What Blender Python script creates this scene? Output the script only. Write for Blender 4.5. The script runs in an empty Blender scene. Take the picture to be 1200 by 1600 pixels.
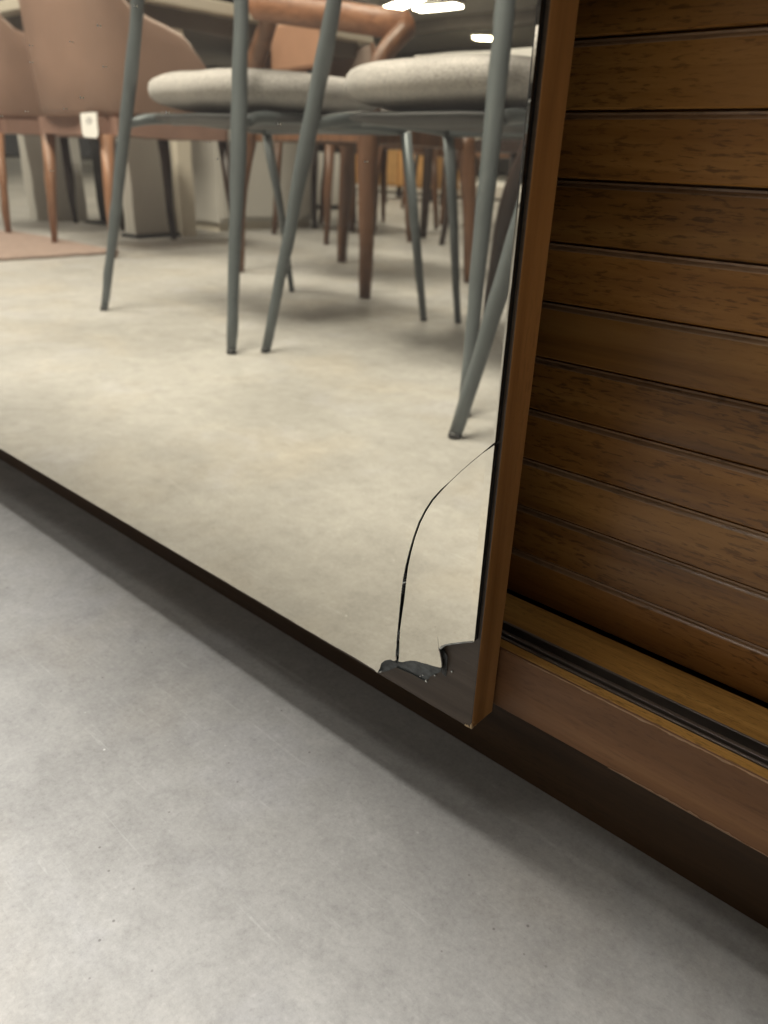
import bpy, bmesh, math, random
from mathutils import Matrix, Vector, noise as mnoise
random.seed(7)
S = bpy.context.scene
COL = S.collection

# ------------------------------------------------------------------ camera
CAM = Vector((0.0, -0.27, 0.34))
R_ = Vector((0.7421, 0.6694, 0.0356)); U_ = Vector((-0.3094, 0.2949, 0.9040)); F_ = Vector((-0.5946, 0.6819, -0.4260))
cam = bpy.data.cameras.new('camera'); camo = bpy.data.objects.new('camera', cam); COL.objects.link(camo)
camo.matrix_world = Matrix(((R_.x, U_.x, -F_.x, CAM.x), (R_.y, U_.y, -F_.y, CAM.y), (R_.z, U_.z, -F_.z, CAM.z), (0, 0, 0, 1)))
cam.sensor_fit = 'VERTICAL'; cam.sensor_height = 36.0; cam.lens = 1170 / 1600 * 36.0
cam.clip_start = 0.01; cam.clip_end = 200
cam.dof.use_dof = True; cam.dof.focus_distance = 0.37; cam.dof.aperture_fstop = 26.3 / 2.7
S.camera = camo

# ------------------------------------------------------------------ world, lamps, exposure
w = bpy.data.worlds.new('World'); S.world = w; w.use_nodes = True
bg = w.node_tree.nodes['Background']; bg.inputs[0].default_value = (0.84, 0.84, 0.84, 1); bg.inputs[1].default_value = 0.04

def area(name, loc, sx, sy, power, col=(1.0, 0.965, 0.90), aim=None):
    l = bpy.data.lights.new(name, 'AREA'); l.shape = 'RECTANGLE'; l.size = sx; l.size_y = sy; l.energy = power; l.color = col
    o = bpy.data.objects.new(name, l); COL.objects.link(o); o.location = loc
    if aim: o.rotation_euler = (Vector(aim) - Vector(loc)).to_track_quat('-Z', 'Y').to_euler()
    return o
CEIL = 3.4
WARM = (1.0, 0.955, 0.87)
# one row of ceiling lamps runs along the sideboard almost straight above its front, others stand deeper in the room
area('lamp_over_sideboard', (-0.95, 0.40, CEIL - .1), 1.25, 1.20, 146, (1.0, .972, .925))
area('lamp_over_sideboard', (-2.95, 0.42, CEIL - .1), 1.25, 1.20, 90, (1.0, .972, .925))
area('lamp_over_sideboard', (-5.10, 0.42, CEIL - .1), 1.25, 1.20, 60, (1.0, .972, .925))
area('lamp_row_near', (-1.10, -0.85, CEIL - .1), 1.25, 0.40, 10, (1.0, .972, .925))
for x in (-6.6, -3.8):
    for y in (-4.4, -7.2):
        area('lamp_row', (x, y, CEIL - .1), 1.3, 0.32, 44, WARM)
S.view_settings.view_transform = 'Standard'; S.view_settings.look = 'None'
S.view_settings.exposure = 0.2; S.view_settings.gamma = 1.0; S.view_settings.use_curve_mapping = False
S.render.engine = 'CYCLES'
S.cycles.use_denoising = True
S.cycles.max_bounces = 8; S.cycles.glossy_bounces = 5; S.cycles.diffuse_bounces = 3
S.cycles.caustics_reflective = True; S.cycles.blur_glossy = 0.6
S.cycles.sample_clamp_indirect = 12

# ------------------------------------------------------------------ material helpers
def new_mat(name):
    m = bpy.data.materials.new(name); m.use_nodes = True
    nt = m.node_tree; b = nt.nodes['Principled BSDF']
    return m, nt, b
def N(nt, t, **kw):
    n = nt.nodes.new(t)
    for k, v in kw.items():
        if k.startswith('i_'):
            key = k[2:]; key = int(key) if key.isdigit() else key
            n.inputs[key].default_value = v
        else: setattr(n, k, v)
    return n
def rgba(c): return (c[0], c[1], c[2], 1)
def coords(nt, scale, rnd=False, loc=(0, 0, 0), rot=(0, 0, 0)):
    tc = N(nt, 'ShaderNodeTexCoord'); mp = N(nt, 'ShaderNodeMapping')
    mp.inputs['Scale'].default_value = scale; mp.inputs['Location'].default_value = loc; mp.inputs['Rotation'].default_value = rot
    nt.links.new(tc.outputs['Object'], mp.inputs['Vector'])
    if rnd:
        oi = N(nt, 'ShaderNodeObjectInfo'); ml = N(nt, 'ShaderNodeMath', operation='MULTIPLY', i_1=37.0)
        nt.links.new(oi.outputs['Random'], ml.inputs[0])
        ad = N(nt, 'ShaderNodeVectorMath', operation='ADD')
        nt.links.new(mp.outputs[0], ad.inputs[0]); nt.links.new(ml.outputs[0], ad.inputs[1])
        return ad.outputs[0]
    return mp.outputs[0]
def ramp(nt, fac, stops, interp='LINEAR'):
    r = N(nt, 'ShaderNodeValToRGB'); r.color_ramp.interpolation = interp
    els = r.color_ramp.elements
    while len(els) < len(stops): els.new(0.5)
    for e, (p, c) in zip(els, stops): e.position = p; e.color = rgba(c) if len(c) == 3 else c
    nt.links.new(fac, r.inputs[0]); return r.outputs[0]
def noise(nt, vec, scale=1, detail=4, rough=.55, dist=0):
    n = N(nt, 'ShaderNodeTexNoise'); n.inputs['Scale'].default_value = scale; n.inputs['Detail'].default_value = detail
    n.inputs['Roughness'].default_value = rough; n.inputs['Distortion'].default_value = dist
    nt.links.new(vec, n.inputs['Vector']); return n.outputs['Fac']
def mix(nt, fac, a, b, mode='MIX'):
    m = N(nt, 'ShaderNodeMix'); m.data_type = 'RGBA'; m.blend_type = mode
    for s, v in ((m.inputs['Factor'], fac), (m.inputs['A'], a), (m.inputs['B'], b)):
        if hasattr(v, 'links') or hasattr(v, 'is_linked'): nt.links.new(v, s)
        elif isinstance(v, (int, float)): s.default_value = v
        else: s.default_value = rgba(v)
    return m.outputs['Result']
def bump(nt, b, h, strength, dist):
    n = N(nt, 'ShaderNodeBump'); n.inputs['Strength'].default_value = strength; n.inputs['Distance'].default_value = dist
    nt.links.new(h, n.inputs['Height']); nt.links.new(n.outputs[0], b.inputs['Normal'])
    return n

def wood(name, dark, mid, light, along='x', rough=.42, fleck=.5, coat=.15, size=1.0, wear=None):
    """veneer: long soft streaks, fine pores and short dark flecks along the grain"""
    m, nt, b = new_mat(name)
    lo, hi = 5.0 * size, 95.0 * size
    sc = {'x': (lo, hi, hi), 'y': (hi, lo, hi), 'z': (hi, hi, lo)}[along]
    v = coords(nt, sc, rnd=True)
    g = noise(nt, v, .55, 7, .62, .55)
    col = ramp(nt, g, [(.30, dark), (.50, mid), (.72, light)])
    sc2 = {'x': (110, 620, 620), 'y': (620, 110, 620), 'z': (620, 620, 110)}[along]
    v2 = coords(nt, tuple(q * size for q in sc2), rnd=True, loc=(3, 1, 2))
    p = noise(nt, v2, 1.0, 3, .6, .35)
    fl = ramp(nt, p, [(.53, (0, 0, 0)), (.64, (.8, .8, .8))])
    big = noise(nt, coords(nt, {'x': (7, 20, 20), 'y': (20, 7, 20), 'z': (20, 20, 7)}[along], rnd=True), 1, 3, .5)
    bigf = ramp(nt, big, [(.35, (0, 0, 0)), (.65, (fleck,) * 3)])
    fl2 = mix(nt, 1.0, fl, bigf, 'MULTIPLY')
    col = mix(nt, fl2, col, tuple(q * .38 for q in dark))
    vb = coords(nt, (2.2, 3, 3), rnd=True)
    blotch = ramp(nt, noise(nt, vb, 2.0, 3, .5), [(.3, (.78, .76, .74)), (.7, (1.18, 1.14, 1.08))])
    col = mix(nt, 1.0, col, blotch, 'MULTIPLY')
    oi = N(nt, 'ShaderNodeObjectInfo'); tone = ramp(nt, oi.outputs['Random'], [(0, (.80, .78, .76)), (.5, (1, 1, 1)), (1, (1.16, 1.13, 1.10))])
    col = mix(nt, 1.0, col, tone, 'MULTIPLY')
    nt.links.new(col, b.inputs['Base Color'])
    rr = ramp(nt, noise(nt, v, 1.3, 4), [(.3, (rough - .08,) * 3), (.7, (rough + .12,) * 3)])
    nt.links.new(rr, b.inputs['Roughness'])
    b.inputs['Coat Weight'].default_value = coat; b.inputs['Coat Roughness'].default_value = .28
    b.inputs['Specular IOR Level'].default_value = .4
    bump(nt, b, mix(nt, .5, g, p), .25, .0006)
    return m

def plain(name, c, rough=.5, metal=0., var=.12, vs=6., bumps=0., bscale=200., spec=.5, sheen=0., coat=0.):
    m, nt, b = new_mat(name)
    v = coords(nt, (1, 1, 1), rnd=True)
    n = noise(nt, v, vs, 5, .6)
    col = ramp(nt, n, [(.3, tuple(q * (1 - var) for q in c)), (.7, tuple(min(1, q * (1 + var)) for q in c))])
    nt.links.new(col, b.inputs['Base Color'])
    b.inputs['Roughness'].default_value = rough; b.inputs['Metallic'].default_value = metal
    b.inputs['Specular IOR Level'].default_value = spec
    b.inputs['Sheen Weight'].default_value = sheen; b.inputs['Coat Weight'].default_value = coat
    if bumps: bump(nt, b, noise(nt, v, bscale, 3, .6), bumps, .002)
    return m

def concrete():
    m, nt, b = new_mat('polished_concrete')
    v = coords(nt, (1, 1, 1))
    big = noise(nt, v, 1.9, 7, .60, .15)
    col = ramp(nt, big, [(.30, (.295, .288, .274)), (.48, (.375, .368, .352)), (.68, (.455, .447, .430))])
    warm = noise(nt, coords(nt, (1, 1, 1), loc=(4.7, 2.1, 0)), 4.4, 5, .6, .2)
    col = mix(nt, ramp(nt, warm, [(.50, (0, 0, 0)), (.70, (.42,) * 3)]), col, (.415, .375, .315))
    cool = noise(nt, coords(nt, (1, 1, 1), loc=(1.7, 8.1, 0)), 6.5, 5, .6, .2)
    col = mix(nt, ramp(nt, cool, [(.55, (0, 0, 0)), (.68, (.40,) * 3)]), col, (.43, .43, .455))
    mot = noise(nt, coords(nt, (1, 1, 1), loc=(.7, 5.1, 0)), 22, 9, .70, .25)
    col = mix(nt, 1.0, col, ramp(nt, mot, [(.32, (.87, .87, .87)), (.47, (.985, .985, .985)), (.56, (1.02, 1.02, 1.02)), (.68, (1.10, 1.10, 1.09))]), 'MULTIPLY')
    # worn pale patches with ragged edges
    pat = noise(nt, coords(nt, (1, 1, 1), loc=(9.3, .4, 0)), 9.0, 12, .74, .1)
    col = mix(nt, ramp(nt, pat, [(.565, (0, 0, 0)), (.64, (.24,) * 3)]), col, (.55, .543, .527))
    # short trowel and drag marks
    for ang, mod, lc in ((.62, .36, 2.0), (-.5, .30, 5.0), (1.15, .25, 8.0)):
        st = noise(nt, coords(nt, (14, 210, 1), rot=(0, 0, ang), loc=(lc, lc, 0)), 1.0, 5, .72, .2)
        mask = noise(nt, coords(nt, (1, 1, 1), loc=(ang * 9, lc, 0)), 7.0, 5, .6)
        f = mix(nt, 1.0, ramp(nt, st, [(.58, (0, 0, 0)), (.68, (mod,) * 3)]), ramp(nt, mask, [(.50, (0, 0, 0)), (.62, (1, 1, 1))]), 'MULTIPLY')
        col = mix(nt, f, col, (.62, .62, .60))
    fine = noise(nt, v, 300, 6, .82)
    col = mix(nt, 1.0, col, ramp(nt, fine, [(.28, (.76,) * 3), (.45, (.97,) * 3), (.55, (1.03,) * 3), (.72, (1.20,) * 3)]), 'MULTIPLY')
    mid = noise(nt, coords(nt, (1, 1, 1), loc=(6.6, 1.2, 0)), 62, 6, .75, .1)
    col = mix(nt, 1.0, col, ramp(nt, mid, [(.34, (.90,) * 3), (.48, (.99,) * 3), (.66, (1.07,) * 3)]), 'MULTIPLY')
    for sc_, th, dk, lc in ((34, .06, (.13, .12, .11), .3), (95, .09, (.17, .16, .15), 1.9), (70, .07, (.75, .75, .73), 4.4)):
        pit = N(nt, 'ShaderNodeTexVoronoi'); pit.inputs['Scale'].default_value = sc_
        nt.links.new(coords(nt, (1, 1, 1), loc=(lc, .2, 0)), pit.inputs['Vector'])
        pm = ramp(nt, pit.outputs['Distance'], [(th * .5, (1, 1, 1)), (th, (0, 0, 0))])
        sel = ramp(nt, noise(nt, coords(nt, (1, 1, 1), loc=(lc, lc, 0)), 9, 2), [(.54, (0, 0, 0)), (.62, (.8,) * 3)])
        col = mix(nt, mix(nt, 1.0, pm, sel, 'MULTIPLY'), col, dk)
    nt.links.new(col, b.inputs['Base Color'])
    nt.links.new(ramp(nt, mot, [(.3, (.60,) * 3), (.7, (.42,) * 3)]), b.inputs['Roughness'])
    b.inputs['Specular IOR Level'].default_value = .35
    bump(nt, b, mix(nt, .35, mot, fine), .16, .003)
    return m

def mirror_mat():
    m, nt, b = new_mat('mirror_silver')
    v = coords(nt, (1, 1, 1))
    b.inputs['Base Color'].default_value = (.93, .875, .725, 1); b.inputs['Metallic'].default_value = 1; b.inputs['Roughness'].default_value = 0.0
    # thin film of dust on the glass, also painting in the lens flare haze
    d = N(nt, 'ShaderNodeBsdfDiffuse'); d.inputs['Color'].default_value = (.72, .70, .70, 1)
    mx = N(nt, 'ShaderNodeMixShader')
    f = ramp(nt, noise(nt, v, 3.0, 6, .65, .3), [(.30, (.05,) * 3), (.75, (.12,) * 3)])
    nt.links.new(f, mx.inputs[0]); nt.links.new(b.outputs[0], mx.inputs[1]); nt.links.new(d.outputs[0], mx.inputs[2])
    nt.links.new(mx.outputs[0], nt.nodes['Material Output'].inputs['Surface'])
    wv = noise(nt, v, 14, 2, .5)
    bump(nt, b, wv, .02, .004)
    return m
def glass_edge(name, c, rough=.16, metal=.0):
    m, nt, b = new_mat(name)
    v = coords(nt, (1, 1, 1))
    n = noise(nt, v, 260, 4, .6)
    nt.links.new(ramp(nt, n, [(.3, tuple(q * .6 for q in c)), (.7, tuple(q * 1.5 for q in c))]), b.inputs['Base Color'])
    b.inputs['Roughness'].default_value = rough; b.inputs['Specular IOR Level'].default_value = .6; b.inputs['Metallic'].default_value = metal
    bump(nt, b, n, .25, .0006)
    return m

M = {}
M['floor'] = concrete()
M['veneer_front'] = wood('walnut_veneer_rail', (.145, .066, .025), (.225, .108, .044), (.300, .155, .068), 'x', .48, .6, .03)
M['veneer_slat'] = wood('walnut_veneer_slat', (.150, .064, .014), (.285, .132, .031), (.410, .208, .056), 'x', .36, .90, .12)
M['lip'] = wood('lip_highlight_and_wear', (.24, .14, .075), (.38, .245, .145), (.50, .345, .215), 'x', .30, .9, .3)  # pale wood: painted highlight on the slat lips, real wear on the rail
M['veneer_top'] = wood('brightened_ochre_wood', (.26, .135, .032), (.50, .280, .075), (.70, .430, .140), 'x', .40, .7, .1, 1.4)  # ochre wood, colour raised to paint in light on upward faces
M['veneer_edge'] = wood('ochre_door_edge', (.27, .130, .040), (.37, .190, .064), (.46, .250, .092), 'z', .45, .45, .04)
M['veneer_door'] = wood('dark_door_veneer', (.058, .042, .031), (.084, .063, .047), (.112, .086, .066), 'x', .36, .5, .1, 2.5)
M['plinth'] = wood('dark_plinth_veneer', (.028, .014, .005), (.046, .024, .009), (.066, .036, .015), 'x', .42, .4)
M['track'] = plain('dark_anodised_track', (.15, .125, .105), .30, .35, .2, 30)
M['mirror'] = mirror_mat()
M['edge'] = glass_edge('black_glass_edge', (.006, .008, .010), .25)
M['frac'] = glass_edge('fractured_glass', (.085, .095, .098), .12)
M['fracdark'] = glass_edge('dark_fracture', (.020, .022, .022), .18)
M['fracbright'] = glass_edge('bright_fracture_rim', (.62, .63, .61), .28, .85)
M['raw'] = plain('raw_chipped_wood', (.55, .40, .23), .8, 0, .25, 300)
M['dust'] = plain('dust', (.62, .62, .62), .9)
M['metal'] = plain('grey_powder_coat', (.135, .158, .168), .38, .25, .06, 20, .1, 600, .5)
M['foot'] = plain('dark_glide', (.03, .032, .034), .5)
M['fabric'] = plain('light_grey_fabric', (.50, .485, .475), .95, 0, .10, 60, .6, 420, .2, .4)
def weave(name, c):
    m, nt, b = new_mat(name); v = coords(nt, (1, 1, 1), rnd=True)
    n1 = noise(nt, v, 340, 3, .7); n2 = noise(nt, v, 18, 3, .5)
    col = ramp(nt, n1, [(.34, tuple(q * .62 for q in c)), (.50, c), (.66, tuple(q * 1.28 for q in c))])
    col = mix(nt, 1.0, col, ramp(nt, n2, [(.3, (.88,) * 3), (.7, (1.08,) * 3)]), 'MULTIPLY')
    nt.links.new(col, b.inputs['Base Color']); b.inputs['Roughness'].default_value = 1; b.inputs['Specular IOR Level'].default_value = .1
    b.inputs['Sheen Weight'].default_value = .3
    bump(nt, b, mix(nt, .4, n1, n2), .7, .003); return m
M['fabric'] = weave('light_grey_fabric', (.50, .48, .465))
M['railwood'] = plain('muted_red_wood_rail', (.27, .165, .130), .5, 0, .12, 12)
M['leather'] = plain('brown_leather', (.28, .182, .140), .48, 0, .10, 6, .12, 260, .45)
M['tanleather'] = plain('tan_leather', (.42, .235, .150), .5, 0, .10, 6, .1, 260)
M['walnut'] = wood('walnut_leg', (.085, .040, .022), (.150, .075, .042), (.215, .115, .066), 'z', .42, .3)
M['walnut2'] = wood('mid_walnut', (.14, .068, .036), (.22, .115, .064), (.30, .165, .098), 'z', .40, .3)
M['orangewood'] = wood('orange_brown_wood', (.15, .066, .034), (.235, .112, .062), (.32, .165, .095), 'x', .38, .3)
M['orangeleg'] = wood('brown_wood_leg', (.17, .085, .050), (.25, .135, .082), (.33, .185, .115), 'z', .42, .3)
M['darkwood'] = wood('dark_stained_wood', (.020, .012, .010), (.035, .022, .018), (.055, .034, .028), 'z', .42, .3)
M['cream'] = plain('cream_lacquer', (.68, .63, .53), .4, 0, .04)
M['under'] = plain('board_underside', (.15, .135, .118), .7, 0, .1)
M['grey_panel'] = plain('warm_grey_laminate', (.60, .585, .545), .45, 0, .05)
M['white'] = plain('white_lacquer', (.78, .77, .74), .4, 0, .03)
M['black'] = plain('black_steel', (.03, .032, .035), .4, .3)
M['oak'] = wood('honey_oak', (.42, .23, .085), (.56, .33, .13), (.68, .43, .19), 'z', .45, .3)
M['creamseat'] = plain('cream_seat_fabric', (.62, .58, .50), .95, 0, .08, 50)
M['taupeseat'] = plain('taupe_seat_fabric', (.33, .26, .22), .95, 0, .08, 50)
M['rug'] = plain('dusty_pink_rug', (.32, .245, .212), 1.0, 0, .16, 40, .5, 300, .1)
M['tag'] = plain('white_paper_tag', (.93, .93, .91), .6, 0, .02)
M['print'] = plain('grey_print', (.40, .40, .41), .7)
M['ceiling'] = plain('ceiling_paint', (.56, .53, .49), .9, 0, .06, .8)
M['beam'] = plain('ceiling_beam', (.20, .175, .15), .7, 0, .1)

# ------------------------------------------------------------------ mesh helpers
def link(o, parent=None):
    COL.objects.link(o)
    if parent: o.parent = parent
    return o
def thing(name, label, cat, loc=(0, 0, 0), group=None):
    o = bpy.data.objects.new(name, None); COL.objects.link(o); o.location = loc; o.empty_display_size = .1
    o['label'] = label; o['category'] = cat
    if group: o['group'] = group
    return o
def tag(o, label, cat, group=None):
    o['label'] = label; o['category'] = cat
    if group: o['group'] = group
    return o
def mesh(name, verts, faces, mat, parent=None, smooth=False, loc=(0, 0, 0)):
    me = bpy.data.meshes.new(name); me.from_pydata([tuple(v) for v in verts], [], faces); me.update()
    bm = bmesh.new(); bm.from_mesh(me); bmesh.ops.recalc_face_normals(bm, faces=bm.faces); bm.to_mesh(me); bm.free()
    if mat: me.materials.append(mat)
    if smooth:
        for p in me.polygons: p.use_smooth = True
    o = bpy.data.objects.new(name, me); o.location = loc
    return link(o, parent)
def from_bm(name, bm, mat, parent=None, smooth=False, loc=(0, 0, 0)):
    bmesh.ops.recalc_face_normals(bm, faces=bm.faces)
    me = bpy.data.meshes.new(name); bm.to_mesh(me); bm.free()
    for q in (mat if isinstance(mat, (list, tuple)) else [mat]): me.materials.append(q)
    if smooth:
        for p in me.polygons: p.use_smooth = True
    o = bpy.data.objects.new(name, me); o.location = loc
    return link(o, parent)
def box(name, a, b, mat, parent=None, bev=0., seg=2, loc=(0, 0, 0)):
    bm = bmesh.new(); bmesh.ops.create_cube(bm, size=1)
    for v in bm.verts:
        v.co = Vector([(a[i] + b[i]) / 2 + v.co[i] * (b[i] - a[i]) for i in range(3)])
    if bev: bmesh.ops.bevel(bm, geom=bm.edges[:], offset=bev, segments=seg, affect='EDGES', profile=.5)
    return from_bm(name, bm, mat, parent, loc=loc)
def tube_into(bm, pts, rad, n=12, flat=1.0):
    pts = [Vector(p) for p in pts]; rings = []
    up = Vector((0, 0, 1))
    for i, p in enumerate(pts):
        t = (pts[min(i + 1, len(pts) - 1)] - pts[max(i - 1, 0)]).normalized()
        a = Vector((0, 1, 0)) if abs(t.y) < .9 else Vector((1, 0, 0))
        s = t.cross(a).normalized(); q = t.cross(s).normalized()
        r = rad[i] if isinstance(rad, (list, tuple)) else rad
        rings.append([bm.verts.new(p + s * (r * math.cos(2 * math.pi * k / n)) + q * (r * flat * math.sin(2 * math.pi * k / n))) for k in range(n)])
    for A, B in zip(rings, rings[1:]):
        for k in range(n): bm.faces.new((A[k], A[(k + 1) % n], B[(k + 1) % n], B[k]))
    bm.faces.new(rings[0]); bm.faces.new(rings[-1])
def tube(name, pts, rad, mat, parent=None, n=12, flat=1.0):
    bm = bmesh.new(); tube_into(bm, pts, rad, n, flat)
    return from_bm(name, bm, mat, parent, smooth=True)
def smoothpath(pts, k=6):
    pts = [Vector(p) for p in pts]; out = []
    for i in range(len(pts) - 1):
        p0 = pts[max(i - 1, 0)]; p1 = pts[i]; p2 = pts[i + 1]; p3 = pts[min(i + 2, len(pts) - 1)]
        for j in range(k):
            t = j / k
            out.append(.5 * ((2 * p1) + (-p0 + p2) * t + (2 * p0 - 5 * p1 + 4 * p2 - p3) * t * t + (-p0 + 3 * p1 - 3 * p2 + p3) * t ** 3))
    out.append(pts[-1]); return out
def cushion(name, c, hx, hy, hz, mat, parent=None, e_plan=3.0, e_z=2.4, dome=.0):
    nu, nv = 48, 18; vs = []; fs = []
    def sp(x, e): return math.copysign(abs(x) ** (2 / e), x)
    for j in range(nv + 1):
        ph = -math.pi / 2 + math.pi * j / nv
        cz, sz = sp(math.cos(ph), e_z), sp(math.sin(ph), e_z)
        for i in range(nu):
            th = 2 * math.pi * i / nu
            x, y = sp(math.cos(th), e_plan), sp(math.sin(th), e_plan)
            z = c[2] + hz * sz + (dome * (1 - cz) if sz > 0 else 0)
            vs.append((c[0] + hx * cz * x, c[1] + hy * cz * y, z))
    for j in range(nv):
        for i in range(nu):
            fs.append((j * nu + i, j * nu + (i + 1) % nu, (j + 1) * nu + (i + 1) % nu, (j + 1) * nu + i))
    return mesh(name, vs, fs, mat, parent, True)
def copy_tree(o, parent=None):
    c = o.copy(); COL.objects.link(c); c.parent = parent
    for ch in o.children: copy_tree(ch, c)
    return c

# ------------------------------------------------------------------ setting
fl = mesh('floor', [(-30, -30, 0), (14, -30, 0), (14, 6, 0), (-30, 6, 0)], [(0, 1, 2, 3)], M['floor']); fl['kind'] = 'structure'
ce = mesh('ceiling', [(-30, -30, CEIL), (14, -30, CEIL), (14, 6, CEIL), (-30, 6, CEIL)], [(0, 1, 2, 3)], M['ceiling']); ce['kind'] = 'structure'
for i, yy in enumerate((-8.6, -11.2, -16.2, -20.6)):
    box('ceiling_beam', (-29, yy - .12, CEIL - .26), (6, yy + .12, CEIL - .004), M['beam'], ce)
wl = box('wall', (-30, -29.8, 0), (14, -29.6, CEIL - .004), M['ceiling']); wl['kind'] = 'structure'

# ------------------------------------------------------------------ sideboard
SB = thing('sideboard', 'low walnut-brown sideboard with horizontal slats and a sliding mirror door broken at its corner', 'sideboard', (0, 0, 0))
XL, XR, TOPZ = -1.16, .86, .74
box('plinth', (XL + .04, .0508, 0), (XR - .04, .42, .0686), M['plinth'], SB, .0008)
# bottom rail: front lip, track, back strip
box('bottom_rail', (XL, .0225, .0688), (XR, .0292, .1065), M['veneer_front'], SB, .0009, 2)
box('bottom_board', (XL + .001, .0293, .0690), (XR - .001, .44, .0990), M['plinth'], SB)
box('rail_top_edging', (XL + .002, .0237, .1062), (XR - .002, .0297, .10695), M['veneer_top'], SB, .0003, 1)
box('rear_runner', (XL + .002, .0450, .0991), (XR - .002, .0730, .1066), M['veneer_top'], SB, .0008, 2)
tr = box('door_track', (XL + .003, .0299, .0991), (XR - .003, .0448, .1020), M['track'], SB)
for y0, y1, z1 in ((.0299, .0318, .1076), (.0360, .0388, .1062), (.0430, .0447, .1080)):
    box('track_ridge', (XL + .003, y0, .1021), (XR - .003, y1, z1), M['track'], tr, .0005, 2)
# slats: flat face, chamfered lip along the upper edge, dark recess above the lip
PITCH = .0286
prof = [(.0009, 0), (.0, .0008), (.0, .0246), (.0003, .0251), (.0016, .0261), (.0020, .0264), (.0022, .0274), (.0058, .0276), (.0058, PITCH - .0002), (.012, PITCH - .0002), (.012, 0)]
xs = (XL + .03, XR - .03); sv = []; sf = []
for X in xs:
    for y, z in prof: sv.append((X, y, z))
k = len(prof)
for i in range(k): sf.append((i, (i + 1) % k, k + (i + 1) % k, k + i))
sf.append(tuple(range(k))); sf.append(tuple(range(k, 2 * k)))
s0 = mesh('slat', sv, sf, M['veneer_slat'], SB, loc=(0, .0768, .1062))
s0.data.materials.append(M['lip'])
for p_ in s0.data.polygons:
    if abs(p_.normal.x) < .1 and .0247 < p_.center.z < .0270 and p_.center.y < .0025: p_.material_index = 1  # lip faces take the paler colour as a painted highlight
nsl = int((TOPZ - .04 - .1062) / PITCH)
for i in range(1, nsl):
    s = s0.copy(); COL.objects.link(s); s.parent = SB; s.location = (random.uniform(-.004, .004), .0768 + random.uniform(-.0003, .0003), .1062 + PITCH * i)
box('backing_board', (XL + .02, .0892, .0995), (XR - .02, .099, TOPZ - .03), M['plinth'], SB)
box('side_panel', (XL - .022, .0225, .0688), (XL - .0005, .44, TOPZ), M['veneer_front'], SB, .001)
box('side_panel', (XR + .0005, .0225, .0688), (XR + .022, .44, TOPZ), M['veneer_front'], SB, .001)
box('top_board', (XL - .022, .0225, TOPZ + .0004), (XR + .022, .44, TOPZ + .022), M['veneer_front'], SB, .001)
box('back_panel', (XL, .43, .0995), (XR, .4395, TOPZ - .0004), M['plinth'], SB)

# rubbed finish along the arrises of the bottom rail
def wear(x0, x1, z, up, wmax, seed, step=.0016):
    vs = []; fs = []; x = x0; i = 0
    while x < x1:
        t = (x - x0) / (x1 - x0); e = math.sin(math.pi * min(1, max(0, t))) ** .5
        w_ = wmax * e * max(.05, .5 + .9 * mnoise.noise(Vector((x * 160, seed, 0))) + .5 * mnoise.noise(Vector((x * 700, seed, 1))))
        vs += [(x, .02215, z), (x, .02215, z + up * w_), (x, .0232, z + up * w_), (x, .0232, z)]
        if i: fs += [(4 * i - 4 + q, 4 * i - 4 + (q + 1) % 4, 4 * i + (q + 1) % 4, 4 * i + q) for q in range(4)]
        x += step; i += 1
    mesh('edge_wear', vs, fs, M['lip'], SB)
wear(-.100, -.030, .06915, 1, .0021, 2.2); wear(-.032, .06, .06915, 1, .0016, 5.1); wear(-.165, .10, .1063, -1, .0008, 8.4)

# sliding door: veneered panel (front dark, side edge ochre) with the mirror glued on
DX0, DX1, DZ0, DZ1, DT = -1.12, -.1675, .0660, .715, .0198
bm = bmesh.new(); bmesh.ops.create_cube(bm, size=1)
for v in bm.verts: v.co = Vector(((DX0 + DX1) / 2 + v.co.x * (DX1 - DX0), DT / 2 + v.co.y * DT, (DZ0 + DZ1) / 2 + v.co.z * (DZ1 - DZ0)))
bmesh.ops.bevel(bm, geom=bm.edges[:], offset=.0007, segments=2, affect='EDGES', profile=.5)
bm.normal_update()
for f in bm.faces:
    f.material_index = 1 if f.normal.x > .8 else 0
DOOR = from_bm('sliding_door', bm, [M['veneer_door'], M['veneer_edge']], SB)
DOOR['label'] = 'sliding mirror door, cracked and missing glass at its lower right corner'

GY, GT = -.0040, .0038        # front of the glass, glass thickness
# the crack and the break, in (x, z) on the face of the glass
CR = [(-.2184, .0868), (-.2187, .0940), (-.2188, .1003), (-.2184, .1085), (-.2180, .1172), (-.2175, .1285), (-.2167, .1398), (-.2153, .1490), (-.2134, .1583), (-.2112, .1675), (-.2084, .1766), (-.2051, .1842), (-.2013, .1912), (-.1966, .1977), (-.1915, .2037), (-.1862, .2101), (-.1809, .2162), (-.1752, .2224), (-.1697, .2286)]
WD = [.0020, .0026, .0024, .0020, .0024, .0031, .0029, .0021, .0017, .0015, .0014, .0013, .0012, .0010, .00035, .0003, .0003, .0003, .0003]
WD = [q * .85 if q > .0005 else q for q in WD]
CRR = []
for i, (p, wd) in enumerate(zip(CR, WD)):
    a = Vector(CR[max(i - 1, 0)]); b_ = Vector(CR[min(i + 1, len(CR) - 1)]); t = (b_ - a).normalized(); nrm = Vector((t.y, -t.x))
    q = Vector(p) + nrm * wd; CRR.append((q.x, q.y))
GXR = -.1692
bot = []
x = DX0 + .003
while x < -.234:
    j = max(0, (x + .62)) * .0030
    z = .0712 + .0006 * (x + .75) + (mnoise.noise(Vector((x * 38, 3.1, 0))) * .0007 + mnoise.noise(Vector((x * 120, 7.7, 0))) * .00045) * min(1, j * 700)
    bot.append((x, z)); x += .0042
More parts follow.
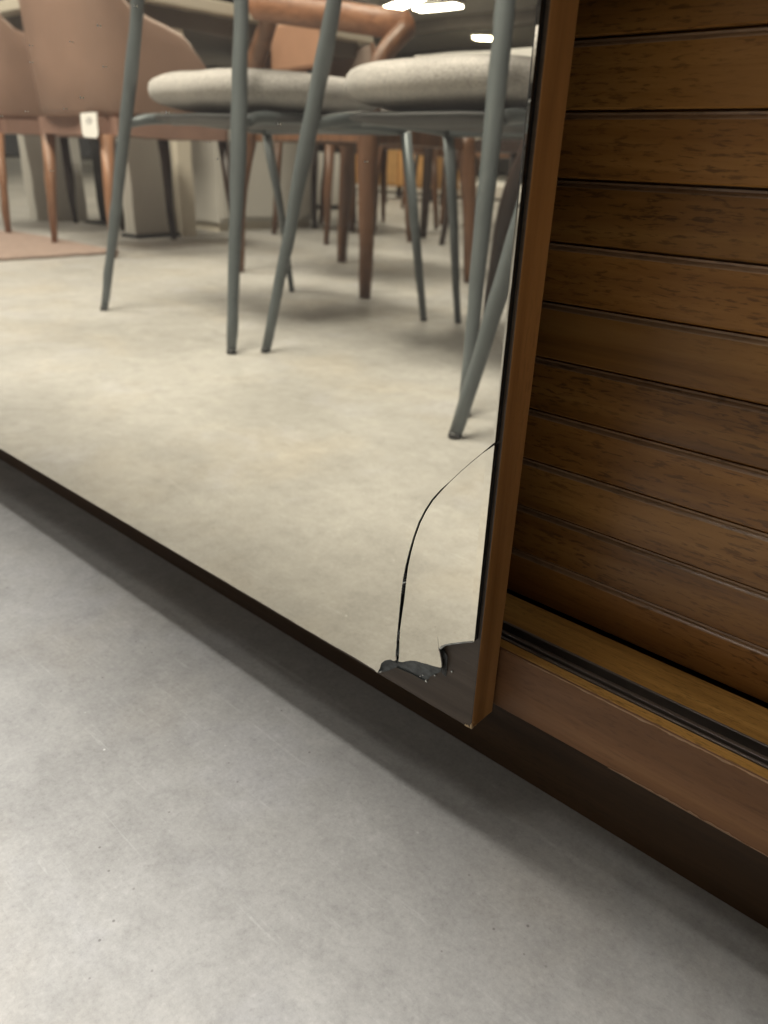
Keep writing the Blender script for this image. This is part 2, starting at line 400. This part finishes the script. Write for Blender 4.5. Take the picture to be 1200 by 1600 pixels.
main = bot + [(-.2322, .0706), (-.2304, .0748), (-.2296, .0786), (-.2268, .0822), (-.2230, .0848), (-.2200, .0853)] + CR + [(GXR, .2290), (GXR, DZ1 - .004), (DX0 + .003, DZ1 - .004)]
shard = [CRR[0], (-.2140, .0878), (-.2108, .0902), (-.2080, .0920), (-.2046, .0935), (-.2005, .0944), (-.1967, .0955), (-.1925, .0964), (-.1881, .0977), (-.1872, .0986), (-.1875, .1012), (-.1883, .1043), (-.1890, .1066), (-.1901, .1091), (-.1888, .1112), (-.1869, .1130), (-.1846, .1147), (-.1822, .1163), (-.1790, .1184), (-.1760, .1202), (-.1726, .1220), (GXR, .1236), (GXR, CRR[-1][1] - .0006)] + CRR[::-1][1:-1]

def pane(name, poly, parent, tilt=None, bevel=True):
    """glass slab: silver face, shallow polished bevel along the right edge, black or fractured sides"""
    BW, BD = .0034, .00042
    bm = bmesh.new()
    fr = []
    for (px, pz) in poly:
        y = GY
        fr.append(bm.verts.new((px, y, pz)))
    bk = [bm.verts.new((px, GY + GT, pz)) for (px, pz) in poly]
    f = bm.faces.new(fr)
    n = len(poly)
    for i in range(n):
        j = (i + 1) % n
        q = bm.faces.new((fr[i], fr[j], bk[j], bk[i]))
        onedge = abs(poly[i][0] - GXR) < 1e-5 and abs(poly[j][0] - GXR) < 1e-5
        outer = poly[i][0] < -.6 and poly[j][0] < -.6
        q.material_index = 1 if (onedge or outer) else 2
    bm.faces.new(bk)
    if bevel:
        g = bm.verts[:] + bm.edges[:] + bm.faces[:]
        bmesh.ops.bisect_plane(bm, geom=g, plane_co=(GXR - BW, 0, 0), plane_no=(1, 0, 0))
        for v in bm.verts:
            if v.co.x > GXR - 1e-5 and v.co.y < GY + 1e-6: v.co.y = GY + BD
    bm.normal_update()
    bmesh.ops.triangulate(bm, faces=[f for f in bm.faces if len(f.verts) > 4])
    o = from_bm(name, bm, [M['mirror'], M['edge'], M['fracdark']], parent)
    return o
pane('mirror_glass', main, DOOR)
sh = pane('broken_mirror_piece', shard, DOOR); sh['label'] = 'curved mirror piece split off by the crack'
# the shard has settled a hair out of plane about its right edge
sh.matrix_basis = Matrix.Translation((GXR, GY, .16)) @ Matrix.Rotation(math.radians(.5), 4, 'Z') @ Matrix.Rotation(math.radians(.15), 4, 'X') @ Matrix.Translation((-GXR, -GY, -.16))

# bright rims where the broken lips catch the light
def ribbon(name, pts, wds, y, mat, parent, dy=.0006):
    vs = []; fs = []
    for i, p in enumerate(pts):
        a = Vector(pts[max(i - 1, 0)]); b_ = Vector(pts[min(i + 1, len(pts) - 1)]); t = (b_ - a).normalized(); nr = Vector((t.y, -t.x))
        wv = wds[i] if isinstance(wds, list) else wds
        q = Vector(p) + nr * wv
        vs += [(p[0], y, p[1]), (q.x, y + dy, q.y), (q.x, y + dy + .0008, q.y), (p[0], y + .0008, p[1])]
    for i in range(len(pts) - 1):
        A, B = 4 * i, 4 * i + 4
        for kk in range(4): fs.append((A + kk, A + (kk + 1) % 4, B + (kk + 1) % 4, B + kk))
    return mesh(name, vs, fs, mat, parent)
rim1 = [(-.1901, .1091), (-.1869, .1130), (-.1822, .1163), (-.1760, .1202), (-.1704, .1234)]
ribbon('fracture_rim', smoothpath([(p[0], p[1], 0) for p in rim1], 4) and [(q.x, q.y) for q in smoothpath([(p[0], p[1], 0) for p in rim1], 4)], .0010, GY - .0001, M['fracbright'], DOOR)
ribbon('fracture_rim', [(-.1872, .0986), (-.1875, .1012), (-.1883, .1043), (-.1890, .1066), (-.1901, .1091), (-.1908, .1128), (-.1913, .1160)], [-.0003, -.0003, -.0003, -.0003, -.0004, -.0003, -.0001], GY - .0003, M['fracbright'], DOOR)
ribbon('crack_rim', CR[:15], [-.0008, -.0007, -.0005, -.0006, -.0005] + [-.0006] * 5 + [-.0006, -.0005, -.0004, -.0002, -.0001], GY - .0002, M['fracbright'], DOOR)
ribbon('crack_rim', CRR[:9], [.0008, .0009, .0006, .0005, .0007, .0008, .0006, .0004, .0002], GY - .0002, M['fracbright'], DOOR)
# splintered steps (hackle) across the crack
for i in range(8):
    t = i / 7; z = .1300 + .0125 * t; xx = -.2172 + .0012 * t
    l = .0012 + .0006 * random.random()
    v = [(xx - .0004, GY - .0002, z), (xx + l, GY - .0002, z + .0013), (xx + l, GY - .0001, z + .0018), (xx - .0004, GY - .0001, z + .0006)]
    v += [(a, b_ + .0012, c) for a, b_, c in v]
    mesh('crack_splinter', v, [(0, 1, 2, 3), (4, 5, 6, 7), (0, 1, 5, 4), (1, 2, 6, 5), (2, 3, 7, 6), (3, 0, 4, 7)], M['fracbright'] if i == 4 else M['fracdark'], DOOR)
for (zz, xx, hh, ww, mt) in ((.0990, -.2181, .0075, .0011, 'fracdark'), (.0900, -.2176, .0085, .0009, 'frac'), (.0885, -.2192, .0060, .0007, 'fracbright'), (.1045, -.2180, .0030, .0013, 'frac')):
    v = [(xx, GY - .0004, zz), (xx + ww, GY - .0006, zz + hh * .3), (xx + ww * .4, GY - .0003, zz + hh), (xx, GY + .001, zz), (xx + ww, GY + .001, zz + hh * .3), (xx + ww * .4, GY + .001, zz + hh)]
    mesh('crack_splinter', v, [(0, 1, 2), (3, 4, 5), (0, 1, 4, 3), (1, 2, 5, 4), (2, 0, 3, 5)], M[mt], DOOR)
# shell-shaped fracture faces sloping from the glass face down to the veneer
def facet(name, top, low, mat, k=5, bulge=.0006):
    """strip of curved glass between an upper lip on the glass face and a lower lip on the wood"""
    vs = []; fs = []
    n = len(top)
    for i in range(n):
        a = Vector((top[i][0], GY + .0002, top[i][1])); b_ = Vector((low[i][0], -.00025, low[i][1]))
        for j in range(k + 1):
            t = j / k; p = a.lerp(b_, t); p.y += bulge * math.sin(math.pi * t) + .00012 * math.sin(9 * t + i)
            p.y = min(p.y, -.0002)
            vs.append(p)
    for i in range(n - 1):
        for j in range(k):
            A = i * (k + 1) + j; B = A + k + 1
            fs.append((A, A + 1, B + 1, B))
    o = mesh(name, vs, fs, mat, DOOR, True)
    return o
facet('fracture_face', [(-.2322, .0706), (-.2304, .0748), (-.2296, .0786), (-.2268, .0822), (-.2230, .0848), (-.2192, .0856)],
      [(-.2330, .0690), (-.2305, .0702), (-.2280, .0720), (-.2255, .0745), (-.2232, .0765), (-.2208, .0786)], M['frac'])
facet('fracture_face', [(-.2190, .0866), (-.2140, .0878), (-.2108, .0902), (-.2046, .0935), (-.1967, .0955), (-.1920, .0965), (-.1881, .0977)],
      [(-.2205, .0790), (-.2150, .0797), (-.2094, .0806), (-.2040, .0806), (-.1990, .0809), (-.1973, .0847), (-.1905, .0915)], M['frac'])
facet('fracture_face', [(-.1881, .0977), (-.1873, .0990), (-.1883, .1043), (-.1890, .1066), (-.1901, .1091)],
      [(-.1900, .0915), (-.1866, .0905), (-.1862, .0950), (-.1865, .0990), (-.1868, .1040)], M['fracdark'])
ribbon('fracture_rim', [(-.2205, .0790), (-.2150, .0797), (-.2094, .0806), (-.2040, .0806), (-.1990, .0809)], .0004, -.0010, M['frac'], DOOR)
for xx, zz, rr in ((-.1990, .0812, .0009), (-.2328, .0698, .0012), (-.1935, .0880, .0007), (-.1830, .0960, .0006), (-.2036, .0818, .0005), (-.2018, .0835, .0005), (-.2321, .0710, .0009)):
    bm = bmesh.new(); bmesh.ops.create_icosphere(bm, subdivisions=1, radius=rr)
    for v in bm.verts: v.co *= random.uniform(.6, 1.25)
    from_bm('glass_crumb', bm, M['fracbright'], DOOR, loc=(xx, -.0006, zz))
# chipped veneer at the bottom corner of the panel
def sliver(pts, nrm):
    n = len(pts); back = [tuple(Vector(p) - Vector(nrm) * .0012) for p in pts]
    mesh('veneer_chip', list(pts) + back, [tuple(range(n)), tuple(range(n, 2 * n))] + [(q, (q + 1) % n, n + (q + 1) % n, n + q) for q in range(n)], M['raw'], DOOR)
e_ = DX1; z_ = DZ0
def fr_(l): return [(e_ + x * .001, -.00025, z_ + z * .001) for x, z in l]
def sd_(l): return [(e_ + .00025, y * .001, z_ + z * .001) for y, z in l]
sliver(fr_([(-4.6, .3), (-3.9, 1.6), (-3.2, 1.1), (-2.4, 2.0), (-1.7, 1.2), (-1.2, .5), (-2.6, .2)]), (0, -1, 0))
sliver(fr_([(-1.1, .6), (-.9, 2.2), (-.5, 3.3), (-.2, 4.4), (.1, 2.4), (.1, .4)]), (0, -1, 0))
sliver(sd_([(-.1, .4), (-.1, 2.6), (.5, 3.2), (.8, 1.9), (1.5, 1.4), (2.2, .8), (1.2, .3)]), (1, 0, 0))
sliver(sd_([(2.8, .5), (3.4, 1.1), (4.6, .7), (4.2, .3)]), (1, 0, 0))
sliver(sd_([(1.4, 3.6), (1.7, 4.4), (2.0, 3.7)]), (1, 0, 0))
bm = bmesh.new()
for (xx, zz) in [(-.54, .405), (-.505, .395), (-.49, .375), (-.515, .37), (-.47, .41), (-.455, .382), (-.56, .385), (-.575, .36), (-.43, .40), (-.55, .33), (-.50, .33), (-.40, .35), (-.36, .35), (-.365, .33), (-.33, .28), (-.55, .27), (-.52, .24), (-.47, .3), (-.40, .24), (-.30, .35), (-.25, .345), (-.24, .22), (-.44, .16), (-.30, .13), (-.36, .19), (-.59, .22), (-.64, .30), (-.62, .36)]:
    if zz < .32: continue
    xx += random.uniform(-.01, .01); zz += random.uniform(-.01, .01)
    r = random.uniform(.00010, .00022); ln = random.uniform(.0004, .0013)
    a = bm.verts.new((xx - r, GY - .0002, zz)); b_ = bm.verts.new((xx + r, GY - .0002, zz)); c = bm.verts.new((xx + random.uniform(-r, r), GY - .0012, zz + ln)); d = bm.verts.new((xx, GY - .0014, zz - ln * .4))
    bm.faces.new((a, b_, c)); bm.faces.new((a, c, d)); bm.faces.new((b_, d, c)); bm.faces.new((a, d, b_))
du = from_bm('dust_specks', bm, M['dust'], DOOR); du['kind'] = 'stuff'

# ------------------------------------------------------------------ furniture of the showroom, seen in the mirror
def V(x, yv, z=0): return (x, -yv - .008, z)     # distance behind the glass -> place in the room

# grey metal chair: raking rear posts outside a round-cornered seat pad. local +y is its back (towards the mirror)
def metal_chair(label, loc, group):
    t = thing('metal_chair', label, 'chair', loc, group)
    for s in (-1, 1):
        p = [(s * .250, .272, .006), (s * .198, .198, .400), (s * .172, .162, .62), (s * .168, .172, .70), (s * .166, .20, .80)]
        pts = smoothpath(p, 5)
        rads = [(.0088 + (.0138 - .0088) * min(1, q.z / .36)) if q.z < .45 else .0138 - .003 * (q.z - .45) / .35 for q in pts]
        lg = tube('rear_post', pts, rads, M['metal'], t, 14)
        tube('glide', [(s * .2508, .2735, 0), (s * .250, .272, .008)], .0092, M['foot'], lg, 12)
        p2 = [(s * .238, -.268, .006), (s * .232, -.190, .392)]
        lf = tube('front_leg', p2, [.0078, .0125], M['metal'], t, 12)
        tube('glide', [(s * .2381, -.2690, 0), (s * .238, -.268, .008)], .0083, M['foot'], lf, 12)
        tube('side_rail', smoothpath([(s * .200, .198, .388), (s * .180, .14, .401), (s * .182, .05, .404), (s * .231, -.188, .396)], 4), .0105, M['metal'], t, 10)
    tube('rear_rail', [(-.181, .10, .399), (.181, .10, .399)], .0085, M['metal'], t, 10)
    tube('front_rail', [(-.231, -.186, .396), (.231, -.186, .396)], .0105, M['metal'], t, 10)
    # moulded pan under the pad
    cushion('seat_pan', (0, -.010, .402), .204, .200, .012, M['foot'], t, 3.0, 2.5)
    cushion('seat_cushion', (0, -.012, .451), .210, .208, .039, M['fabric'], t, 3.0, 3.0, .0)
    # curved upholstered backrest between the posts
    bm = bmesh.new(); n = 16; rows = []
    for i in range(n + 1):
        a = -1 + 2 * i / n; x = a * .225; y = .215 - .075 * a * a
        rows.append([bm.verts.new((x, y + dy, z)) for dy, z in ((-.022, .655), (-.030, .70), (-.024, .80), (0, .822), (.020, .80), (.018, .70), (.0, .640))])
    for A, B in zip(rows, rows[1:]):
        for q in range(7): bm.faces.new((A[q], A[(q + 1) % 7], B[(q + 1) % 7], B[q]))
    bm.faces.new(rows[0]); bm.faces.new(rows[-1])
    from_bm('backrest', bm, M['fabric'], t, True)
    return t
GR = 'grey metal chairs in a row facing away from the mirror'
chA = metal_chair('grey metal chair with light grey seat pad, leftmost of the row in the mirror', V(-1.392, .872), GR)
chA.location.x += .012; chA.scale.x = 1.035; chA.rotation_euler.z = math.radians(3.5)
chB = copy_tree(chA); chB.location = V(-.841, .893); chB.rotation_euler.z = math.radians(4); chB.scale.x = .985; chB['label'] = 'grey metal chair with light grey seat pad, middle one in the mirror'
chC = copy_tree(chA); chC.location = V(-.317, .795); chC.rotation_euler.z = 0; chC.scale.x = 1.0; chC['label'] = 'grey metal chair with one raking leg showing along the right edge of the mirror'

# brown leather tub chair
def shell(name, t, hx, y0, y1, zb, ztop, mat):
    """open-fronted tub: wrap-around back sweeping down along the arms, thickness and rounded rim"""
    n = 44; bm = bmesh.new(); rows = []
    for i in range(n + 1):
        a = -1 + 2 * i / n                          # -1 front of one arm .. 0 back .. 1 front of other arm
        th = a * math.pi / 2 * 1.0
        if abs(a) < .55:
            ang = a / .55 * math.pi / 2
            x = hx * math.copysign(abs(math.sin(ang)) ** .75, ang); y = y0 + (.20) * (1 - abs(math.cos(ang)) ** .75)
        else:
            u = (abs(a) - .55) / .45; x = math.copysign(hx, a); y = y0 + .20 + (y1 - y0 - .20) * u
        d = abs(a)
        K = [(0, ztop), (.25, ztop), (.40, ztop - .04), (.53, .748), (.66, .715), (.80, .682), (.86, .630), (.93, .54), (1.0, zb + .03)]
        for (d0, z0), (d1, z1) in zip(K, K[1:]):
            if d0 <= d <= d1 + 1e-9: top = z0 + (z1 - z0) * (d - d0) / (d1 - d0); break
        fl = .05
        cx, cy_ = 0, y0 + .28
        def off(k, z):
            sx = 1 + fl * (z - zb) / .4
            v = Vector((x * sx - cx, y - cy_ - (.06 * (z - zb) if y < cy_ else 0), 0)); ln = max(v.length, .01)
            v = v * ((ln - k) / ln); return (cx + v.x, -(cy_ + v.y), z)
        prof = [(0.012, zb), (0, zb + .02), (-.004, zb + .16), (-.004, max(zb + .03, (zb + .16 + top) / 2)), (0, top - .02), (.014, top), (.034, top), (.048, top - .02), (.052, zb + .08), (.052, zb)]
        rows.append([bm.verts.new(off(k_, min(z, top + .001) if z > zb + .02 else z)) for k_, z in prof])
    m = len(rows[0])
    for A, B in zip(rows, rows[1:]):
        for q in range(m): bm.faces.new((A[q], A[(q + 1) % m], B[(q + 1) % m], B[q]))
    bm.faces.new(rows[0]); bm.faces.new(rows[-1])
    return from_bm(name, bm, mat, t, True)
def tub_chair(label, loc, group, tagged):
    t = thing('leather_tub_chair', label, 'chair', loc, group)     # local -y towards the room, +y towards mirror
    shell('shell', t, .235, -.30, .24, .432, .90, M['leather'])
    cushion('seat', (0, 0, .455), .205, .215, .045, M['leather'], t, 3.4, 2.6)
    bm = bmesh.new(); bmesh.ops.create_cube(bm, size=1)
    for v in bm.verts: v.co = Vector((v.co.x * .475, -.0 + v.co.y * .535, .405 + v.co.z * .052))
    bmesh.ops.bevel(bm, geom=[e for e in bm.edges if abs((e.verts[0].co - e.verts[1].co).z) > .03], offset=.05, segments=4, affect='EDGES')
    from_bm('seat_rail', bm, M['railwood'], t)
    for sx in (-1, 1):
        for sy, mt in ((1, M['orangeleg']), (-1, M['darkwood'])):
            tube('leg', [(sx * .213, sy * .262 + .004, 0), (sx * .200, sy * .235, .38)], [.013, .024], mt, t, 10)
    if tagged:
        vs = []; z1 = .442; x0, x1 = .126, .228
        for (xx, zz) in ((x0, z1), (x1, z1), (x1, z1 - .058), (x1 - .006, z1 - .068), (x1 - .016, z1 - .072), (x0 + .016, z1 - .072), (x0 + .006, z1 - .068), (x0, z1 - .058)):
            vs.append((xx, .279, zz))
        vs += [(a, .2775, c) for a, b_, c in vs]
        tg = mesh('paper_tag', vs, [tuple(range(8)), tuple(range(8, 16))] + [(q, (q + 1) % 8, 8 + (q + 1) % 8, 8 + q) for q in range(8)], M['tag'], t)
        tg['label'] = 'white paper price tag with rounded lower corners'
        for zz, wd in ((.424, .034), (.417, .046), (.410, .028)):
            box('print_line', (.182 - wd / 2, .2792, zz), (.182 + wd / 2, .2797, zz + .003), M['print'], tg)
    return t
GL = 'brown leather tub chairs by the cream-edged table'
tub_chair('brown leather tub chair with white paper tag hanging on its seat rail', V(-2.700, 1.385), GL, True)
tub_chair('brown leather tub chair cut off by the left edge of the photo', V(-3.56, 1.405), GL, False)

# cream table over slab legs
tb = thing('high_table', 'cream-edged high table on grey slab legs behind the leather chairs', 'table', V(-3.4, 2.1))
lx, ly = -3.4, -(2.1 + .008)
def loc_(x, yv, z): p = V(x, yv, z); return (p[0] - lx, p[1] - ly, p[2])
def vbox(name, x0, x1, y0, y1, z0, z1, mat, parent, bev=.0):
    a = loc_(x0, y1, z0); b_ = loc_(x1, y0, z1)
    return box(name, a, b_, mat, parent, bev)
vbox('table_top', -4.05, -2.925, 1.45, 2.87, .848, .893, M['cream'], tb, .006)
vbox('underframe', -3.99, -2.985, 1.51, 2.81, .782, .8475, M['under'], tb)
vbox('slab_leg', -3.10, -3.02, 1.53, 1.735, .012, .7815, M['grey_panel'], tb, .003)
vbox('slab_leg', -3.09, -2.99, 1.74, 1.815, .0, .7815, M['cream'], tb, .003)
vbox('leg_foot', -3.12, -3.0, 1.52, 1.738, 0, .0118, M['black'], tb)
vbox('slab_leg', -4.0, -3.92, 1.53, 1.80, .0, .7815, M['grey_panel'], tb, .003)
vbox('slab_leg', -3.62, -3.54, 2.55, 2.79, .0, .7815, M['grey_panel'], tb, .003)
# walnut armchair with sloping bentwood arm
def armchair(label, cx_, cyv, mat_leg, mat_arm, seatm, nm='wooden_chair', group='wooden chairs behind the grey metal chairs'):
    t = thing(nm, label, 'chair', V(cx_, cyv), group)
    Y = lambda yv: -(yv - cyv)
    hx, hy = .285, .236
    # rear legs (towards the mirror) run on up into the posts of a skewed bentwood back
    for pts in ([(-.284, Y(cyv - .225), 0), (-.255, Y(cyv - .232), .25), (-.185, Y(cyv - .240), .42), (-.150, Y(cyv - .255), .53), (-.008, Y(cyv - .300), .668)],
                [(.284, Y(cyv - .246), 0), (.272, Y(cyv - .235), .25), (.262, Y(cyv - .225), .43), (.275, Y(cyv - .205), .55), (.308, Y(cyv - .145), .632)]):
        pts = smoothpath(pts, 5)
        tube('leg', pts, [.0155 + .012 * min(1, q.z / .36) - .006 * max(0, (q.z - .40) / .3) for q in pts], mat_leg, t, 12)
    for sx in (-1, 1):
        tube('leg', smoothpath([(sx * hx * .98, Y(cyv + hy), 0), (sx * hx * .93, Y(cyv + hy - .01), .22), (sx * hx * .84, Y(cyv + hy - .02), .41)], 5), [.0155 + .0012 * q for q in range(11)], mat_leg, t, 12)
    bb = bmesh.new(); rows = []
    path = smoothpath([(-.060, Y(cyv - .330), .678), (.0, Y(cyv - .312), .670), (.091, Y(cyv - .272), .658), (.208, Y(cyv - .212), .645), (.270, Y(cyv - .170), .638), (.316, Y(cyv - .125), .632)], 6)
    for i, q in enumerate(path):
        e = min(1, .35 + min(i, len(path) - 1 - i) / 3); h_ = .031 * e; w_ = .013
        rows.append([bb.verts.new((q.x + a_ * .6, q.y + a_, q.z + z_)) for a_, z_ in ((-w_, -h_ * .8), (-w_, h_ * .8), (-w_ * .4, h_), (w_ * .4, h_), (w_, h_ * .8), (w_, -h_ * .8), (w_ * .4, -h_), (-w_ * .4, -h_))])
    for A, B in zip(rows, rows[1:]):
        for q in range(8): bb.faces.new((A[q], A[(q + 1) % 8], B[(q + 1) % 8], B[q]))
    bb.faces.new(rows[0]); bb.faces.new(rows[-1])
    from_bm('backrest', bb, mat_arm, t, True)
    for sx in (-1, 1):
        box('apron', (-hx * .72, -sx * (hy - .012) - .011, .375), (hx * .88, -sx * (hy - .012) + .011, .418), mat_leg, t, .004)
    box('apron', (-hx * .80, -hy + .03, .375), (-hx * .72, hy - .03, .417), mat_leg, t, .003)
    box('apron', (hx * .80, -hy + .03, .375), (hx * .88, hy - .03, .417), mat_leg, t, .003)
    cushion('seat', (0, 0, .446), .245, .215, .026, seatm, t, 4, 2.6)
    return t
armchair('orange-brown wooden chair with a sloping curved backrest, behind the leftmost grey metal chair', -1.705, 1.492, M['walnut'], M['orangewood'], M['darkwood'])
armchair('dark wooden chair half hidden behind the middle grey metal chair', -.70, 1.425, M['darkwood'], M['darkwood'], M['darkwood'])

# tan chairs beyond the table, then small things farther off
def side_chair(label, cx_, cyv, seatm, legm, rot=0, nm='side_chair', group='wooden side chairs far back in the showroom', zs=.44, back=True, fw=.21):
    t = thing(nm, label, 'chair', V(cx_, cyv), group); t.rotation_euler.z = rot
    for sx in (-1, 1):
        for sy in (-1, 1):
            tube('leg', [(sx * (fw + .025), sy * .225, 0), (sx * fw, sy * .19, zs - .03)], [.012, .022], legm, t, 8)
        if back: tube('back_post', [(sx * fw, .19, zs - .03), (sx * fw * .95, .235, .84)], [.018, .013], legm, t, 8)
    box('seat_rail', (-fw - .012, -.20, zs - .065), (fw + .012, .20, zs - .02), legm, t, .004)
    cushion('seat', (0, 0, zs + .012), fw + .03, .225, .034, seatm, t, 4, 2.6)
    if back: box('back_slat', (-fw * .95, .200, .66), (fw * .95, .238, .83), seatm, t, .012)
    return t
side_chair('tan leather chair tucked behind the orange-brown wooden chair', -2.62, 2.35, M['tanleather'], M['walnut'], .2, zs=.50)
side_chair('tan leather chair beyond the cream table corner', -3.35, 2.75, M['tanleather'], M['darkwood'], -.3, zs=.52)
side_chair('taupe-seated wooden chair far behind, left of the thin front leg', -3.02, 3.05, M['taupeseat'], M['walnut'], .15, zs=.45)
side_chair('cream-seated wooden chair farther back under the middle seat pad', -2.72, 3.75, M['creamseat'], M['orangeleg'], -.1, zs=.44)
side_chair('dark-legged chair far behind beside the white cabinet', -3.55, 3.15, M['darkwood'], M['darkwood'], .4, zs=.43)
side_chair('cream-seated chair far back at the right edge of the mirror', -1.92, 2.75, M['creamseat'], M['darkwood'], .1, zs=.45, back=False)
side_chair('small walnut chair in the distance between table legs', -3.75, 4.55, M['taupeseat'], M['walnut'], .5)
side_chair('small pale-legged chair in the distance near the right post', -2.95, 4.9, M['creamseat'], M['orangeleg'], .1)
side_chair('small dark chair in the far distance left of the brown leg', -4.75, 4.6, M['taupeseat'], M['darkwood'], -.4)
side_chair('small dark chair in the far distance under the brown seat', -4.35, 5.4, M['creamseat'], M['darkwood'], .3)

# white table, far
wt = thing('white_table', 'white table top in the distance above the middle grey seat', 'table', V(-2.0, 3.1))
for nm, a, b_, mt in (('table_top', (-.52, -.55, .725), (1.2, .40, .765), 'white'),):
    box(nm, a, b_, M[mt], wt, .006)
for sx, sy in ((-.46, .34), (1.12, .34), (-.46, -.48), (1.12, -.48)):
    tube('leg', [(sx, sy, 0), (sx * .97, sy * .97, .725)], [.018, .028], M['darkwood'], wt, 8)

gc = thing('grey_cabinet', 'pale grey low cabinet behind the cream table leg', 'cabinet', V(-3.30, 2.32))
box('carcass', (-.3, -.34, .04), (.2, .30, .62), M['grey_panel'], gc, .004); box('plinth', (-.28, -.32, 0), (.17, .28, .0398), M['cream'], gc)
box('cabinet_door', (.2005, -.33, .06), (.214, .29, .60), M['grey_panel'], gc, .003)
cb = thing('white_cabinet', 'plain white cabinet standing far back in the mirror', 'cabinet', V(-4.45, 3.5))
box('carcass', (-.33, -.5, .03), (.28, .30, .60), M['white'], cb, .004); box('plinth', (-.3, -.47, 0), (.25, .27, .0298), M['black'], cb)
box('cabinet_door', (-.31, .3005, .05), (.27, .318, .585), M['white'], cb, .003)
for i, (x_, yv, wz, label) in enumerate(((-6.0, 5.6, .44, 'honey oak cupboard far behind the chair legs'), (-5.05, 5.75, .85, 'taller honey oak cupboard in the far distance, right of the other'))):
    o = thing('oak_cupboard', label, 'cupboard', V(x_, yv), 'oak cupboards at the back of the showroom')
    box('carcass', (-.38, -.25, .11), (.38, .20, wz), M['oak'], o, .004)
    for sx in (-1, 1):
        box('cupboard_door', (sx * .19 - .175, .2005, .13), (sx * .19 + .175, .22, wz - .02), M['oak'], o, .004)
        for sy in (-.2, .15): box('leg', (sx * .34 - .02, sy - .02, 0), (sx * .34 + .02, sy + .02, .109), M['darkwood'], o)
pf = thing('lit_floor_block', 'low white platform across the far end of the showroom', 'block', V(-5.5, 7.2))  # added white shape, stands in for brightly lit floor
box('deck', (-3.2, -1.0, .02), (4.2, .75, .14), M['white'], pf, .01); box('base', (-3.1, -.95, 0), (4.1, .70, .0198), M['black'], pf)
rg = mesh('rug', [], [], None); bpy.data.objects.remove(rg)
a = V(-3.45, 1.20, .001); b_ = V(-2.585, .15, .011)
rg = box('rug', a, b_, M['rug'], None, .003); tag(rg, 'dusty pink rug edge on the concrete in front of the leather chairs', 'rug')
bp = thing('black_pedestal', 'black steel pedestal standing between the two leather tub chairs', 'pedestal', V(-3.70, 1.80))
box('column', (-.045, -.04, .012), (.045, .04, .66), M['black'], bp, .005); box('foot_plate', (-.09, -.09, 0), (.09, .09, .0118), M['black'], bp, .004); box('top_plate', (-.06, -.06, .6605), (.06, .06, .675), M['black'], bp, .004)

# ceiling lamps that show in the mirror
def emis(name, c, s):
    m, nt, b = new_mat(name); b.inputs['Base Color'].default_value = (.9, .9, .9, 1)
    b.inputs['Emission Color'].default_value = rgba(c); b.inputs['Emission Strength'].default_value = s; return m
M['glow'] = emis('lamp_diffuser', (1, .97, .88), 26)
M['glowy'] = emis('lamp_diffuser_warm', (1, .93, .70), 26)
GLP = 'long ceiling lamps reflected at the top of the mirror'
for (x_, yv, rz, ln, mt, label) in ((-12.35, 13.86, .45, 1.5, 'glow', 'bright ceiling lamp, left of the two that nearly touch'),
                                   (-11.95, 14.55, -.05, 1.1, 'glow', 'bright ceiling lamp, right of the two that nearly touch'),
                                   (-13.47, 18.44, -.3, .5, 'glowy', 'small yellowish ceiling lamp beside the grey post'),
                                   (-20.4, 9.09, .2, 1.6, 'glow', 'ceiling lamp at the top left corner of the mirror')):
    p = V(x_, yv, CEIL - .12); t = thing('ceiling_lamp', label, 'lamp', p, GLP); t.rotation_euler.z = rz
    box('housing', (-ln / 2 - .05, -.22, .03), (ln / 2 + .05, .22, .118), M['white'], t, .01)
    box('diffuser', (-ln / 2, -.17, 0), (ln / 2, .17, .0298), M[mt], t, .006)
